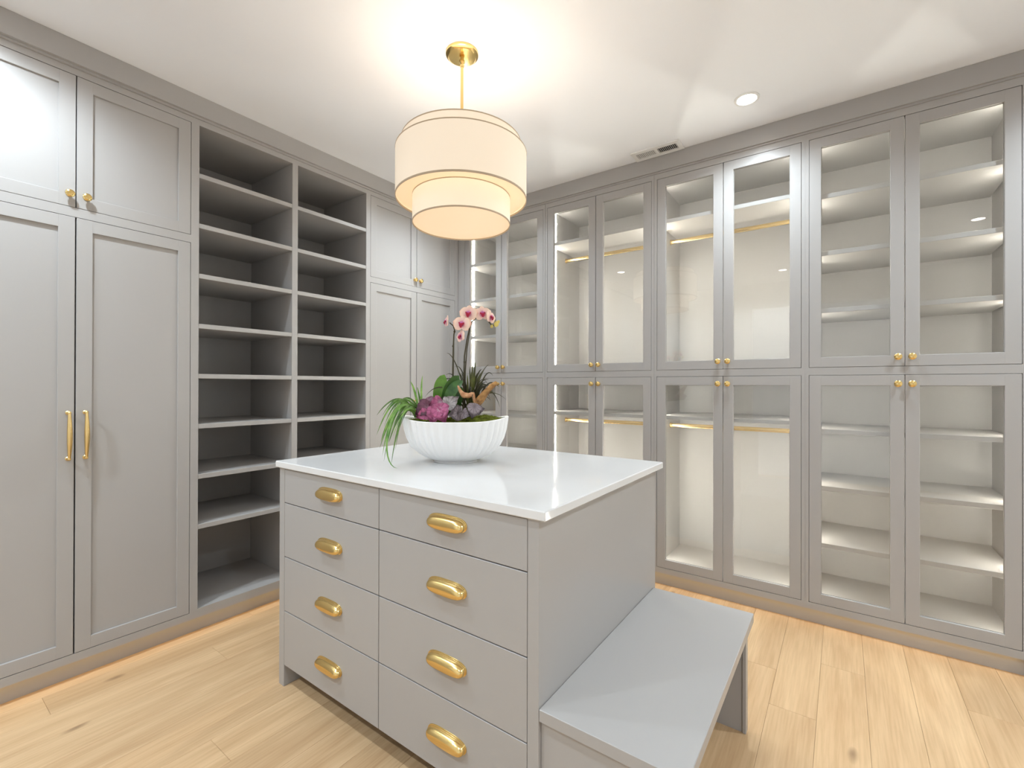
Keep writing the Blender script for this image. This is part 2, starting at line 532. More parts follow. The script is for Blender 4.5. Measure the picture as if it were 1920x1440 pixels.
def stadium(w, h, n=10):
    """outline of a rounded bar w by h in x,z"""
    o = []
    N = 4 * n
    for k in range(N):
        a = 2 * math.pi * k / N
        c, s = math.cos(a), math.sin(a)
        o.append((w / 2 * math.copysign(abs(c) ** .62, c), h / 2 * math.copysign(abs(s) ** .78, s)))
    return o
def cup_pull_mb():
    m = MB()
    rings = [(.154, .047, 0), (.154, .047, .003), (.151, .044, .0034), (.151, .044, .0065), (.148, .041, .0069),
             (.148, .041, .010), (.146, .039, .014), (.141, .035, .0185), (.132, .028, .0220), (.118, .018, .0242), (.100, .006, .025)]
    n = None
    for w, h, y in rings:
        o = stadium(w, h, 10)
        n = len(o)
        m.v += [(x, -y, z - .006 * (y / .025)) for x, z in o]
    for j in range(len(rings) - 1):
        for k in range(n):
            a, b = j * n + k, j * n + (k + 1) % n
            m.f.append((a, b, b + n, a + n))
    m.f.append(tuple(range(n)))
    m.f.append(tuple((len(rings) - 1) * n + k for k in range(n)))
    return m

# ================================================================== CABINET PARTS
# local axes of a cabinet: x to the right along the wall, y into the wall, z up; the face plane is y = 0
def frame_mb(w, h, s, t, c=.0012):
    m = MB()
    m.box(0, s, 0, t, 0, h, c=c).box(w - s, w, 0, t, 0, h, c=c)
    m.box(s - .002, w - s + .002, .0004, t - .0004, 0, s, c=c).box(s - .002, w - s + .002, .0004, t - .0004, h - s, h, c=c)
    return m

def panel_door(parent, x0, x1, z0, z1, knob=None, pull=None, s=.052):
    w, h = x1 - x0, z1 - z0
    d = obj('door', lambda: frame_mb(w, h, s, .021), 'paint', parent, (x0, 0, z0), key=('pd', round(w, 4), round(h, 4)))
    obj('panel', lambda: bx(s - .006, w - s + .006, .0095, .0175, s - .006, h - s + .006), 'paint', d,
        key=('pp', round(w, 4), round(h, 4)))
    if knob: add_knob(d, knob[0] - x0, knob[1] - z0)
    if pull: obj('pull_handle', pull_mb, 'brass_satin', d, (pull[0] - x0, 0, pull[1] - z0), key='pull', smooth=True)
    return d

def glass_door(parent, x0, x1, z0, z1, knob, s=.052):
    w, h = x1 - x0, z1 - z0
    d = obj('glass_door', lambda: frame_mb(w, h, s, .018), 'paint', parent, (x0, 0, z0), key=('gd', round(w, 4), round(h, 4)))
    obj('glass_pane', lambda: bx(s - .005, w - s + .005, .009, .013, s - .005, h - s + .005), 'pane_glass', d,
        key=('gp', round(w, 4), round(h, 4)))
    g = MB()
    for a in ((s, s + .002, s, h - s), (w - s - .002, w - s, s, h - s), (s, w - s, s, s + .002), (s, w - s, h - s - .002, h - s)):
        g.box(a[0], a[1], .0132, .0178, a[2], a[3])
    obj('glazing_bead', g, 'paint', d, key=('gb', round(w, 4), round(h, 4)))
    add_knob(d, knob[0] - x0, knob[1] - z0)
    return d

DEPTH = .50
Z_BOT, Z_TOP = .113, 2.549
RAIL0 = .078
def face_frame_mb(w, rails, sl, sr):
    """stiles left and right of the opening 0..w, rails given as (z0, z1)"""
    m = MB()
    m.box(-sl, 0, 0, .02, RAIL0, 2.60).box(w, w + sr, 0, .02, RAIL0, 2.60)
    for a, b in rails: m.box(0, w, 0, .02, a, b)
    return m

# ------------------------------------------------------------------ panelled wardrobe cabinets (left wall)
def wardrobe(label, y0, w, sl, sr):
    t = thing('wardrobe_cabinet', label, 'cabinet', (FX, y0, 0), math.pi / 2, 'panelled wardrobe cabinets on the left wall')
    obj('face_frame', face_frame_mb(w, [(RAIL0, .113), (1.957, 1.9956), (2.557, 2.60)], sl, sr), 'paint', t)
    b = MB()
    b.box(-sl, -.002, .02, DEPTH, RAIL0, 2.60).box(w + .002, w + sr, .02, DEPTH, RAIL0, 2.60)
    b.box(-.002, w + .002, .023, DEPTH, RAIL0, .113).box(-.002, w + .002, .023, DEPTH, 2.557, 2.60)
    b.box(-.002, w + .002, .023, DEPTH, 1.957, 1.9956).box(-.002, w + .002, DEPTH - .015, DEPTH, .113, 2.557)
    obj('body', b, 'paint', t)
    g, m = .0018, w / 2
    kx = .022
    panel_door(t, g, m - g, 1.9956 + g, 2.557 - g, knob=(m - kx, 2.047))
    panel_door(t, m + g, w - g, 1.9956 + g, 2.557 - g, knob=(m + kx + .010, 2.047))
    panel_door(t, g, m - g * 1.3, .113 + g, 1.957 - g, pull=(m - kx, 1.035))
    panel_door(t, m + g * 1.3, w - g, .113 + g, 1.957 - g, pull=(m + kx + .010, 1.035))
    return t
wardrobe('grey panelled wardrobe cabinet with brass pulls, nearest the camera on the left wall', .0785, .8455, .0175, .0175)
wardrobe('grey panelled wardrobe cabinet in the corner, between the open shelves and the glass cabinets', 1.9945, .8475, .0172, FY - 2.842 - .001)

# ------------------------------------------------------------------ open shelving (left wall)
def open_shelving():
    y0 = .9415
    t = thing('open_shelving', 'tall grey open shelf unit with two columns of empty compartments on the left wall', 'shelving', (FX, y0, 0), math.pi / 2)
    def u(y): return y - y0
    a0, a1, b0, b1, e = u(.959), u(1.4425), u(1.476), u(1.960), u(1.9773)
    m = MB()
    m.box(0, a0, 0, .02, RAIL0, 2.60).box(a1, b0, 0, .02, RAIL0, 2.60).box(b1, e, 0, .02, RAIL0, 2.60)
    for p, q in ((a0, a1), (b0, b1)):
        m.box(p, q, 0, .02, RAIL0, .1235).box(p, q, 0, .02, 2.556, 2.60)
    obj('face_frame', m, 'paint', t)
    D = .502
    obj('side_panel', bx(0, a0 - .0005, .02, D, RAIL0, 2.60), 'paint', t)
    obj('side_panel', bx(b1 + .0005, e, .02, D, RAIL0, 2.60), 'paint', t)
    obj('divider', bx(a1 + .0005, b0 - .0005, .02, D, RAIL0, 2.60), 'paint', t)
    for p, q in ((a0, a1), (b0, b1)):
        obj('back_panel', bx(p - .0004, q + .0004, D, D + .012, .09, 2.59), 'paint', t)
        obj('top_panel', bx(p, q, .02, D, 2.556, 2.578), 'paint', t)
        obj('bottom_panel', bx(p, q, .02, D, .1015, .1235), 'paint', t)
        for k in range(8):
            zc = 2.3045 - k * .2530
            obj('shelf', lambda: bx(0, q - p - .0008, .0012, D - .0005, -.0115, .0115, c=.0008), 'paint', t, (p + .0004, 0, zc),
                key=('osh', round(q - p, 4)))
open_shelving()

# ------------------------------------------------------------------ lit glass-front cabinets (back wall)
def led(t, x, sgn, z0, z1):
    h = z1 - z0
    obj('led_strip', lambda: bx(0, .0045, 0, .011, 0, h), 'led', t, (x if sgn > 0 else x - .0045, .110, z0),
        key=('led', round(h, 4)))

def display_cabinet(label, x0, w, kind, sl=.0168, sr=.0168):
    t = thing('display_cabinet', label, 'cabinet', (x0, FY, 0), 0, 'lit glass-front cabinets on the back wall')
    R0, R1 = 1.307, 1.346
    obj('face_frame', face_frame_mb(w, [(RAIL0, Z_BOT), (R0, R1), (Z_TOP, 2.60)], sl, sr), 'paint', t)
    D = .502
    obj('side_panel', bx(-min(sl, .0168), 0, .02, D, RAIL0, 2.60), 'paint', t)
    obj('side_panel', bx(w, w + sr, .02, D, RAIL0, 2.60), 'paint', t)
    obj('back_panel', bx(0, w, D, D + .012, RAIL0, 2.60), 'paint', t)
    obj('top_panel', bx(0, w, .021, D, 2.549, 2.575), 'paint', t)
    obj('middle_deck', bx(0, w, .0205, D, R0, R1), 'paint', t)
    obj('bottom_panel', bx(0, w, .0205, D, .088, .112), 'paint', t)
    if kind == 'shelves':
        zs = [2.245, 1.945, 1.645, 1.013, .714, .414]
    else:
        zs = [2.285, 1.050]
    for z in zs:
        obj('shelf', lambda: bx(.0055, w - .0055, .032, D - .001, -.0115, .0115, c=.001), 'paint', t, (0, 0, z), key=('dsh', round(w, 4)))
    if kind == 'hanging':
        for z in (2.222, .984):
            r = obj('hanging_rod', lambda: MB().lathe([(.0135, 0), (.0135, w - .004)], 16, axis='x', sx=.62), 'rod_brass', t,
                    (.002, .277, z), key=('rod', round(w, 4)), smooth=True)
            for s, xx in ((1, 0), (-1, w - .004)):
                obj('rod_bracket', lambda: MB().lathe([(.019, 0), (.019, .003), (.0155, .004), (.0155, .014)], 16, axis='x', sx=.7),
                    'rod_brass', r, (xx, 0, 0), rot=(0, 0, 0 if s > 0 else math.pi), key='rodbr', smooth=True)
    for a, b in ((.124, R0 - .022), (R1 + .022, 2.535)):
        led(t, 0, 1, a, b); led(t, w, -1, a, b)
    ds = MB()  # added strips shade the door gaps from the LEDs so they read dark
    for a, b in ((Z_BOT, R0), (R1, Z_TOP)):
        ds.box(0, w, .0205, .029, a, a + .008).box(0, w, .0205, .029, b - .008, b)
        ds.box(0, .007, .0205, .029, a + .008, b - .008).box(w - .007, w, .0205, .029, a + .008, b - .008)
    obj('gap_shade_strip', ds, 'paint', t)
    g, m = .0018, w / 2
    k = .026
    glass_door(t, g, m - g, R1 + g, Z_TOP - g, (m - k, 1.392))
    glass_door(t, m + g, w - g, R1 + g, Z_TOP - g, (m + k, 1.392))
    glass_door(t, g, m - g, Z_BOT + g, R0 - g, (m - k, 1.262))
    glass_door(t, m + g, w - g, Z_BOT + g, R0 - g, (m + k, 1.262))
    return t

display_cabinet('lit glass-front cabinet with shelves in the corner, behind the orchid', -2.563, .772, 'shelves', sl=.068)
display_cabinet('lit glass-front cabinet with hanging rods, next to the corner cabinet', -1.7555, .772, 'hanging')
display_cabinet('lit glass-front cabinet with hanging rods, beside the rightmost shelved cabinet', -.949, .773, 'hanging')
display_cabinet('lit glass-front cabinet with shelves, rightmost on the back wall', -.143, .773, 'shelves', sr=.0185)

# unseen warm strips added under the cabinets to colour the floor beside them
tag(obj('added_kick_glow', bx(FX - .019, FX - .011, .09, FY - .03, .0772, .0790), 'kick_glow'),
    'unseen warm glow strip added under the cabinets along the left wall', 'light strip', 'added floor glow strips')
tag(obj('added_kick_glow', bx(FX + .02, .63, FY + .004, FY + .012, .0772, .0790), 'kick_glow'),
    'unseen warm glow strip added under the glass cabinets along the back wall', 'light strip', 'added floor glow strips')

# ================================================================== ISLAND
IX0, IX1, IY0, IY1 = -1.917, -.632, 1.000, 1.905
def island():
    t = thing('island', 'grey dresser island with eight drawers and brass cup pulls', 'island', (IX0, IY0, 0))
    w, d = IX1 - IX0, IY1 - IY0
    pl, pr, mid = .038, w - .035, -1.271 - IX0
    obj('side_panel', bx(0, pl, 0, d, 0, .905, c=.0012), 'paint', t)
    obj('side_panel', bx(pr, w, 0, d, 0, .905, c=.0012), 'paint', t)
    b = MB()
    b.box(pl, pr, .022, d - .02, .092, .903)
    obj('body', b, 'dark_gap', t)
    obj('back_panel', bx(pl, pr, d - .02, d, .0, .905), 'paint', t)
    obj('toe_kick', bx(pl, pr, .16, .178, 0, .092), 'paint', t)
    rows = [(.763, .9005), (.540, .7595), (.316, .5365), (.090, .3125)]
    for p, q in ((pl + .0016, mid - .0016), (mid + .0016, pr - .0016)):
        for z0, z1 in rows:
            f = obj('drawer', lambda: bx(0, q - p, 0, .021, 0, z1 - z0, c=.0012), 'paint', t, (p, .0005, z0),
                    key=('drw', round(q - p, 4), round(z1 - z0, 4)))
            hz = (z1 - z0) / 2 + (.010 if z1 > .8 else 0.0)
            hx = (-1.553 - IX0 - p) if p < .5 else (-.953 - IX0 - p)
            obj('cup_pull', cup_pull_mb, 'brass', f, (hx, 0, hz), key='cup', smooth=True)
island()
tag(obj('countertop', bx(-1.930, -.606, .988, 1.925, .9055, .932, c=.003), 'quartz'),
    'white quartz countertop with squared edges on the grey island', 'countertop')

def bench():
    bx0, bx1, by0, by1 = IX1 + .001, -.262, 1.000, 1.880
    t = thing('bench', 'low grey bench joined to the side of the island', 'bench', (bx0, by0, 0))
    w, d = bx1 - bx0, by1 - by0
    obj('seat', bx(0, w, 0, d, .388, .420, c=.0015), 'paint', t)
    obj('apron', bx(.0, .02, .03, d - .03, .30, .388), 'paint', t)
    for y in (d - .042, .012):
        l = obj('leg_panel', bx(0, w - .030, y, y + .024, 0, .388), 'paint', t)
        obj('edge_trim', bx(w - .030, w - .018, y - .006, y + .030, 0, .388, c=.001), 'paint', l)
bench()

# ================================================================== PENDANT LAMP
def drum_mb(R, z0, z1, t=.0016, n=72):
    m = MB()
    m.lathe([(R, z0), (R, z1), (R - t, z1), (R - t, z0), (R, z0)], n, cap0=False, cap1=False)
    return m
def pendant():
    px, py = -1.342, 1.491
    t = thing('pendant_lamp', 'tiered cream fabric drum pendant lamp hanging from a brass rod over the island', 'lamp', (px, py, 1.945))
    b = 1.945
    def P(name, mb, m, par=t, sm=True): return obj(name, mb, m, par, smooth=sm)
    c = P('canopy', MB().lathe([(.070, CEIL - b - .0005), (.070, CEIL - b - .010), (.062, CEIL - b - .0135), (.058, CEIL - b - .018),
                                (.020, CEIL - b - .022), (.004, CEIL - b - .022)], 40), 'brass')
    obj('swivel', MB().lathe([(.006, CEIL - b - .065), (.009, CEIL - b - .060), (.009, CEIL - b - .052), (.005, CEIL - b - .048),
                              (.0125, CEIL - b - .040), (.0125, CEIL - b - .033), (.007, CEIL - b - .028), (.007, CEIL - b - .020)], 20), 'brass', c, smooth=True)
    P('rod', MB().lathe([(.0065, .30), (.0065, CEIL - b - .05)], 14), 'brass')
    o = P('outer_shade', drum_mb(.281, 2.049 - b, 2.252 - b), 'shade_outer')
    for z in (2.049, 2.252):
        obj('hem', drum_mb(.2818, z - b - .0005, z - b + (.007 if z < 2.1 else -.005), .0032), 'hem', o, smooth=True)
    u = P('upper_shade', drum_mb(.256, 2.12 - b, 2.297 - b), 'shade_outer')
    obj('hem', drum_mb(.2567, 2.293 - b, 2.2975 - b, .003), 'hem', u, smooth=True)
    i = P('lower_shade', drum_mb(.210, 1.945 - b, 2.10 - b), 'shade_inner')
    for z in (1.9445, 2.057):
        obj('hem', drum_mb(.2108, z - b, z - b + .006, .003), 'hem', i, smooth=True)
    P('ring_diffuser', MB().lathe([(.2115, 2.0605 - b), (.2788, 2.0605 - b), (.2788, 2.062 - b), (.2115, 2.062 - b), (.2115, 2.0605 - b)], 72, cap0=False, cap1=False), 'shade_diffuser', sm=False)
    P('bottom_diffuser', MB().lathe([(.2080, .005), (.2080, .0065)], 72), 'shade_diffuser', sm=False)
    sp = MB()
    for k in range(3):
        a = k * 2 * math.pi / 3 + .4
        sp.tube([(0, 0, .335), (.2545 * math.cos(a), .2545 * math.sin(a), .335)], .002, 6)
    P('spider_frame', sp, 'brass')
    ld = bpy.data.lights.new('pendant_bulb', 'POINT')
    ld.energy = PENDANT_W; ld.color = (1.0, .97, .92); ld.shadow_soft_size = .06
    lo = bpy.data.objects.new('pendant_bulb', ld); COL.objects.link(lo)
    lo.parent = t; lo.location = (0, 0, .25)
pendant()

# ================================================================== CEILING FIXTURES
def downlight(x, y, label, dim=1.0):
    t = thing('downlight', label, 'downlight', (x, y, CEIL), 0, 'recessed ceiling downlights')
    obj('trim_ring', lambda: MB().lathe([(.044, -.0005), (.058, -.0005), (.058, -.003), (.047, -.0055), (.044, -.0035), (.044, -.0005)], 36, cap0=False, cap1=False),
        'white_metal', t, key='dl_ring', smooth=True)
    obj('lens', lambda: MB().lathe([(.0438, -.0005), (.0438, -.0025)], 36), 'lens', t, key='dl_lens')
    ld = bpy.data.lights.new('downlight_beam', 'SPOT')
    ld.energy = DOWNLIGHT_W * dim; ld.color = (.82, .94, 1.03)
    ld.spot_size = math.radians(150); ld.spot_blend = 1.0; ld.shadow_soft_size = .035
    lo = bpy.data.objects.new('downlight_beam', ld); COL.objects.link(lo)
    lo.parent = t; lo.location = (0, 0, -.012)
downlight(-.39, 2.559, 'round recessed downlight in the ceiling in front of the glass cabinets', .58)
downlight(-2.283, .243, 'round recessed downlight in the ceiling before the nearest wardrobe, reflected in the glass', .68)
downlight(-2.10, 2.25, 'round recessed downlight in the far corner of the ceiling, behind the pendant lamp', .58)
downlight(.95, 2.35, 'round recessed downlight in the ceiling at the right end of the glass cabinets', .8)
downlight(.95, .243, 'unseen fill downlight added in the ceiling to the right of the camera', 1.25)  # unseen fixture added to raise the general light
downlight(-.60, -.80, 'unseen fill downlight added in the ceiling behind the camera, over the rear wall', .5)  # added out of view as frontal fill
downlight(-2.0, -.80, 'unseen fill downlight added in the rear left corner of the ceiling', 1.25)  # another unseen lamp, added as fill from the rear

def vent():
    x0, x1, y0, y1 = -1.070, -.774, 2.742, 2.8635
    t = thing('air_vent', 'white slotted air vent in the ceiling above the hanging cabinets', 'vent', (x0, y0, CEIL))
    w, d = x1 - x0, y1 - y0
    obj('shade_backing', bx(.02, w - .02, .018, d - .018, -.0015, -.0004), 'duct_shade', t)  # dark plate stands in for the shaded depth behind the louvres
    m = MB()
    for a in ((0, w, 0, .028), (0, w, d - .028, d), (0, .026, .028, d - .028), (w - .026, w, .028, d - .028), (w / 2 - .008, w / 2 + .008, .028, d - .028)):
        m.box(a[0], a[1], a[2], a[3], -.008, -.0004)
    obj('frame', m, 'white_metal', t)
    for p, q, ang in ((.026, w / 2 - .008, .6), (w / 2 + .008, w - .026, -.6)):
        n = 11
        for k in range(n):
            xx = p + (q - p) * (k + .5) / n
            obj('louvre', lambda: bx(-.0007, .0007, .028, d - .028, -.0035, .0035), 'white_metal', t, (xx, 0, -.0052), rot=(0, ang, 0), key='louvre')
vent()

# ================================================================== PLANTER
# planting frame: a = to the right along the bowl, b = away from the viewer, z above the counter (centimetres)
BC = Vector((-1.312, 1.424, .932))
AX = Vector((.812, .583, 0)); BXV = Vector((-.583, .812, 0))
BROT = math.atan2(.583, .812)
def cm(a, b, z): return Vector((a * .01, b * .01, z * .01))      # in the bowl's own axes

def bowl():
    t = thing('planter_bowl', 'white fluted oval ceramic bowl on the island countertop', 'bowl', BC, BROT)
    A, B = .220, .152
    N = 192
    prof = [(.385, .0105), (.46, .0125), (.60, .024), (.735, .043), (.855, .068), (.93, .097), (.975, .128), (1.0, .158), (1.008, .172)]
    m = MB()
    rings = []
    def ring(r, z, fl, off=0.0, lift=1.0):
        out = []
        for k in range(N):
            a = 2 * math.pi * k / N
            s = math.sin(a * 19)
            f = 1 - fl * (1 - abs(s)) ** 1.4
            rr = r * f
            x, y = rr * A * math.cos(a), rr * B * math.sin(a)
            n = math.hypot(math.cos(a) / A, math.sin(a) / B)
            x -= off * math.cos(a) / A / n; y -= off * math.sin(a) / B / n
            zz = z + lift * .016 * math.cos(a) ** 4 * (z / .172) ** 2
            out.append((x, y, zz))
        return out
    for i, (r, z) in enumerate(prof):
        fl = .060 * min(1, i / 3) * (1.0 if i < len(prof) - 1 else .35)
        rings.append(ring(r, z, fl))
    rings.append(ring(.985, .1745, 0.0, 0))
    rings.append(ring(.955, .171, 0.0, .002))
    rings.append(ring(.93, .13, 0.0, .004))
    rings.append(ring(.60, .05, 0.0, .004))
    for rg in rings: m.v += rg
    for j in range(len(rings) - 1):
        for k in range(N):
            a, b = j * N + k, j * N + (k + 1) % N
            m.f.append((a, b, b + N, a + N))
    m.f.append(tuple(range(N)))
    m.f.append(tuple((len(rings) - 1) * N + k for k in range(N)))
    m.smooth = True
    obj('body', m, 'ceramic', t)
    obj('foot', MB().lathe([(.97, .0), (1.0, .001), (1.0, .0045), (.93, .007), (.91, .0115)], 72, sx=.090, sy=.062), 'ceramic', t, smooth=True)
bowl()

def moss():
    m = MB(); A, B = .208, .142
    nr, na = 26, 96
    random.seed(3)
    for i in range(nr + 1):
        r = i / nr
        for k in range(na):
            a = 2 * math.pi * k / na
            x, y = r * A * math.cos(a), r * B * math.sin(a)
            z = .160 + .020 * (1 - r ** 2.2) + .016 * math.cos(a) ** 4 * r * r * .8
            z += .016 * math.exp(-((x - .13) ** 2 + (y + .02) ** 2) / .004)
            z += (.006 * noise.noise(Vector((x * 45, y * 45, 2.0))) + .004 * noise.noise(Vector((x * 130, y * 130, 7.0)))) * (1 - r ** 6)
            m.v.append((x, y, z))
    for i in range(nr):
        for k in range(na):
            a, b = i * na + k, i * na + (k + 1) % na
            m.f.append((a, b, b + na, a + na))
    # short tufts
    for _ in range(2600):
        r, a = math.sqrt(random.random()) * .97, random.uniform(0, 2 * math.pi)
        i, k = int(r * nr), int(a / (2 * math.pi) * na) % na
        p = Vector(m.v[i * na + k]) + Vector((random.uniform(-.004, .004), random.uniform(-.004, .004), -.001))
        h = random.uniform(.003, .0075); d = Vector((random.uniform(-.6, .6), random.uniform(-.6, .6), 1)).normalized()
        s = d.orthogonal().normalized() * .0012
        j = len(m.v)
        m.v += [tuple(p - s), tuple(p + s), tuple(p + d * h)]
        m.f.append((j, j + 1, j + 2))
    o = obj('moss', m, 'moss', None, BC, (0, 0, BROT))
    tag(o, 'green moss filling the white fluted bowl', 'moss', kind='stuff')
moss()

def bez(p0, p1, p2, p3, n):
    out = []
    for i in range(n + 1):
        t = i / n; s = 1 - t
        out.append(p0 * s ** 3 + p1 * 3 * s * s * t + p2 * 3 * s * t * t + p3 * t ** 3)
    return out
def quad(p0, c, p2, n=12):
    return bez(p0, p0.lerp(c, .667), p2.lerp(c, .667), p2, n)

def blade(m, pts, width, face=Vector((0, -1, .3)), fold=.25, prof=None):
    """flat tapering leaf along a curve, three points across"""
    i = len(m.v); n = len(pts)
    for j, p in enumerate(pts):
        d = (pts[min(j + 1, n - 1)] - pts[max(j - 1, 0)]).normalized()
        s = d.cross(face)
        if s.length < .05: s = d.cross(Vector((1, 0, 0)))
        s.normalize()
        nn = s.cross(d).normalized()
        t = j / (n - 1)
        w = width * (prof(t) if prof else min(1, .55 + 2.2 * t) * (1 - t ** 3) ** .8) / 2 + .00012
        m.v += [tuple(p - s * w + nn * w * fold), tuple(p), tuple(p + s * w + nn * w * fold)]
    for j in range(n - 1):
        for k in range(2):
            a = i + j * 3 + k
            m.f.append((a, a + 1, a + 4, a + 3))

def plant(name, label, cat='plant'):
    return thing(name, label, cat, BC, BROT)

# ---- spider plant hanging over the left end
def spider():
    t = plant('spider_plant', 'green spider plant arching over the left end of the white bowl')
    random.seed(5)
    base = cm(-15.0, -2.0, 18.5)
    L = []   # control point and tip for each leaf
    L += [((-16.2, -2, 30), (-18.4, -3, 33.5), .9), ((-14.6, -1, 30), (-13.7, -1, 35.8), .8), ((-15.6, 1, 29), (-16.6, 2, 31), .7)]
    L += [((-22, -4, 33), (-31.6, -5, 19.4), .9), ((-23, -6, 35), (-30.4, -9, 11.8), .9), ((-21, -7, 34), (-28.6, -11, 6.8), 1.0),
          ((-22, -9, 35), (-26.1, -14, 2.2), .9), ((-20, -9, 32), (-23.0, -15, 1.0), .9), ((-19, -9, 33), (-21.6, -14, 7.0), .7),
          ((-24, -8, 31), (-27.2, -12, 4.2), .9), ((-25, -3, 29), (-29.5, -6, 9.0), .8), ((-24, 1, 30), (-30.0, 1, 13.0), .8),
          ((-19, -8, 31), (-24.5, -13, 9.5), .8), ((-18, -9, 29), (-22.5, -14, 12.0), .7), ((-21, -5, 30), (-26.5, -9, 13.0), .8),
          ((-23, -2, 33), (-28.2, -6, 15.0), .8), ((-20, 2, 33), (-27.0, 4, 20.0), .7), ((-18, -5, 33), (-24.0, -9, 21.5), .7),
          ((-17, -7, 29), (-20.5, -12, 15.0), .6), ((-19, -3, 30), (-25.2, -5, 23.5), .7), ((-22, -8, 33), (-28.0, -11, 9.5), .8)]
    for _ in range(5):
        a = random.uniform(-23, -17); b = random.uniform(-9, 3)
        L.append(((a, b, random.uniform(27, 33)), (a - random.uniform(3, 7), b - random.uniform(1, 5), random.uniform(8, 20)), random.uniform(.5, .8)))
    for c, e, w in L:
        m = MB()
        p0 = base + cm(random.uniform(-1.5, 1.5), random.uniform(-2, 2), 0)
        blade(m, quad(p0, cm(*c), cm(*e), 14), w * .011, fold=.35)
        obj('leaf', m, 'spider_leaf', t, smooth=True)
    m = MB(); blade(m, bez(base, cm(-24, -10, 36), cm(-29, -17, 1), cm(-19.5, -19, .4), 18), .009, fold=.3)
    obj('leaf', m, 'spider_leaf', t, smooth=True)
spider()

# ---- orchid
def petal_mb(kind, R):
    m = MB()
    def lobe(ang, length, width, lift, z0):
        n = 8
        i = len(m.v)
        d = Vector((math.cos(ang), 0, math.sin(ang))); s = Vector((-math.sin(ang), 0, math.cos(ang)))
        for j in range(n + 1):
            t = j / n
            w = width * math.sin(math.pi * min(1, .08 + .92 * t)) ** .6 * (1 if t < .999 else .2)
            for k in range(5):
                q = (k / 4 - .5) * 2
                y = -lift * math.sin(t * 2.2) * R + .12 * R * q * q + z0
                m.v.append(tuple(d * (length * t) + s * (w * q) + Vector((0, y, 0))))
        for j in range(n):
            for k in range(4):
                a = i + j * 5 + k
                m.f.append((a, a + 1, a + 6, a + 5))
    lobe(math.radians(90), R * .92, R * .40, .12, .003)
    lobe(math.radians(218), R * .90, R * .38, .12, .003)
    lobe(math.radians(322), R * .90, R * .38, .12, .003)
    lobe(math.radians(8), R * 1.0, R * .62, .10, -.001)
    lobe(math.radians(172), R * 1.0, R * .62, .10, -.001)
    return m
def lip_mb(R):
    m = MB()
    m.tube([(0, -.002, .10 * R), (0, -.25 * R, 0), (0, -.38 * R, -.18 * R), (0, -.30 * R, -.42 * R), (0, -.22 * R, -.52 * R)],
           [.08 * R, .20 * R, .24 * R, .15 * R, .03 * R], 10, squash=.6)
    for s in (-1, 1):
        m.tube([(0, -.1 * R, -.02 * R), (s * .24 * R, -.26 * R, .02 * R), (s * .34 * R, -.32 * R, .12 * R)], [.09 * R, .13 * R, .03 * R], 8)
    return m
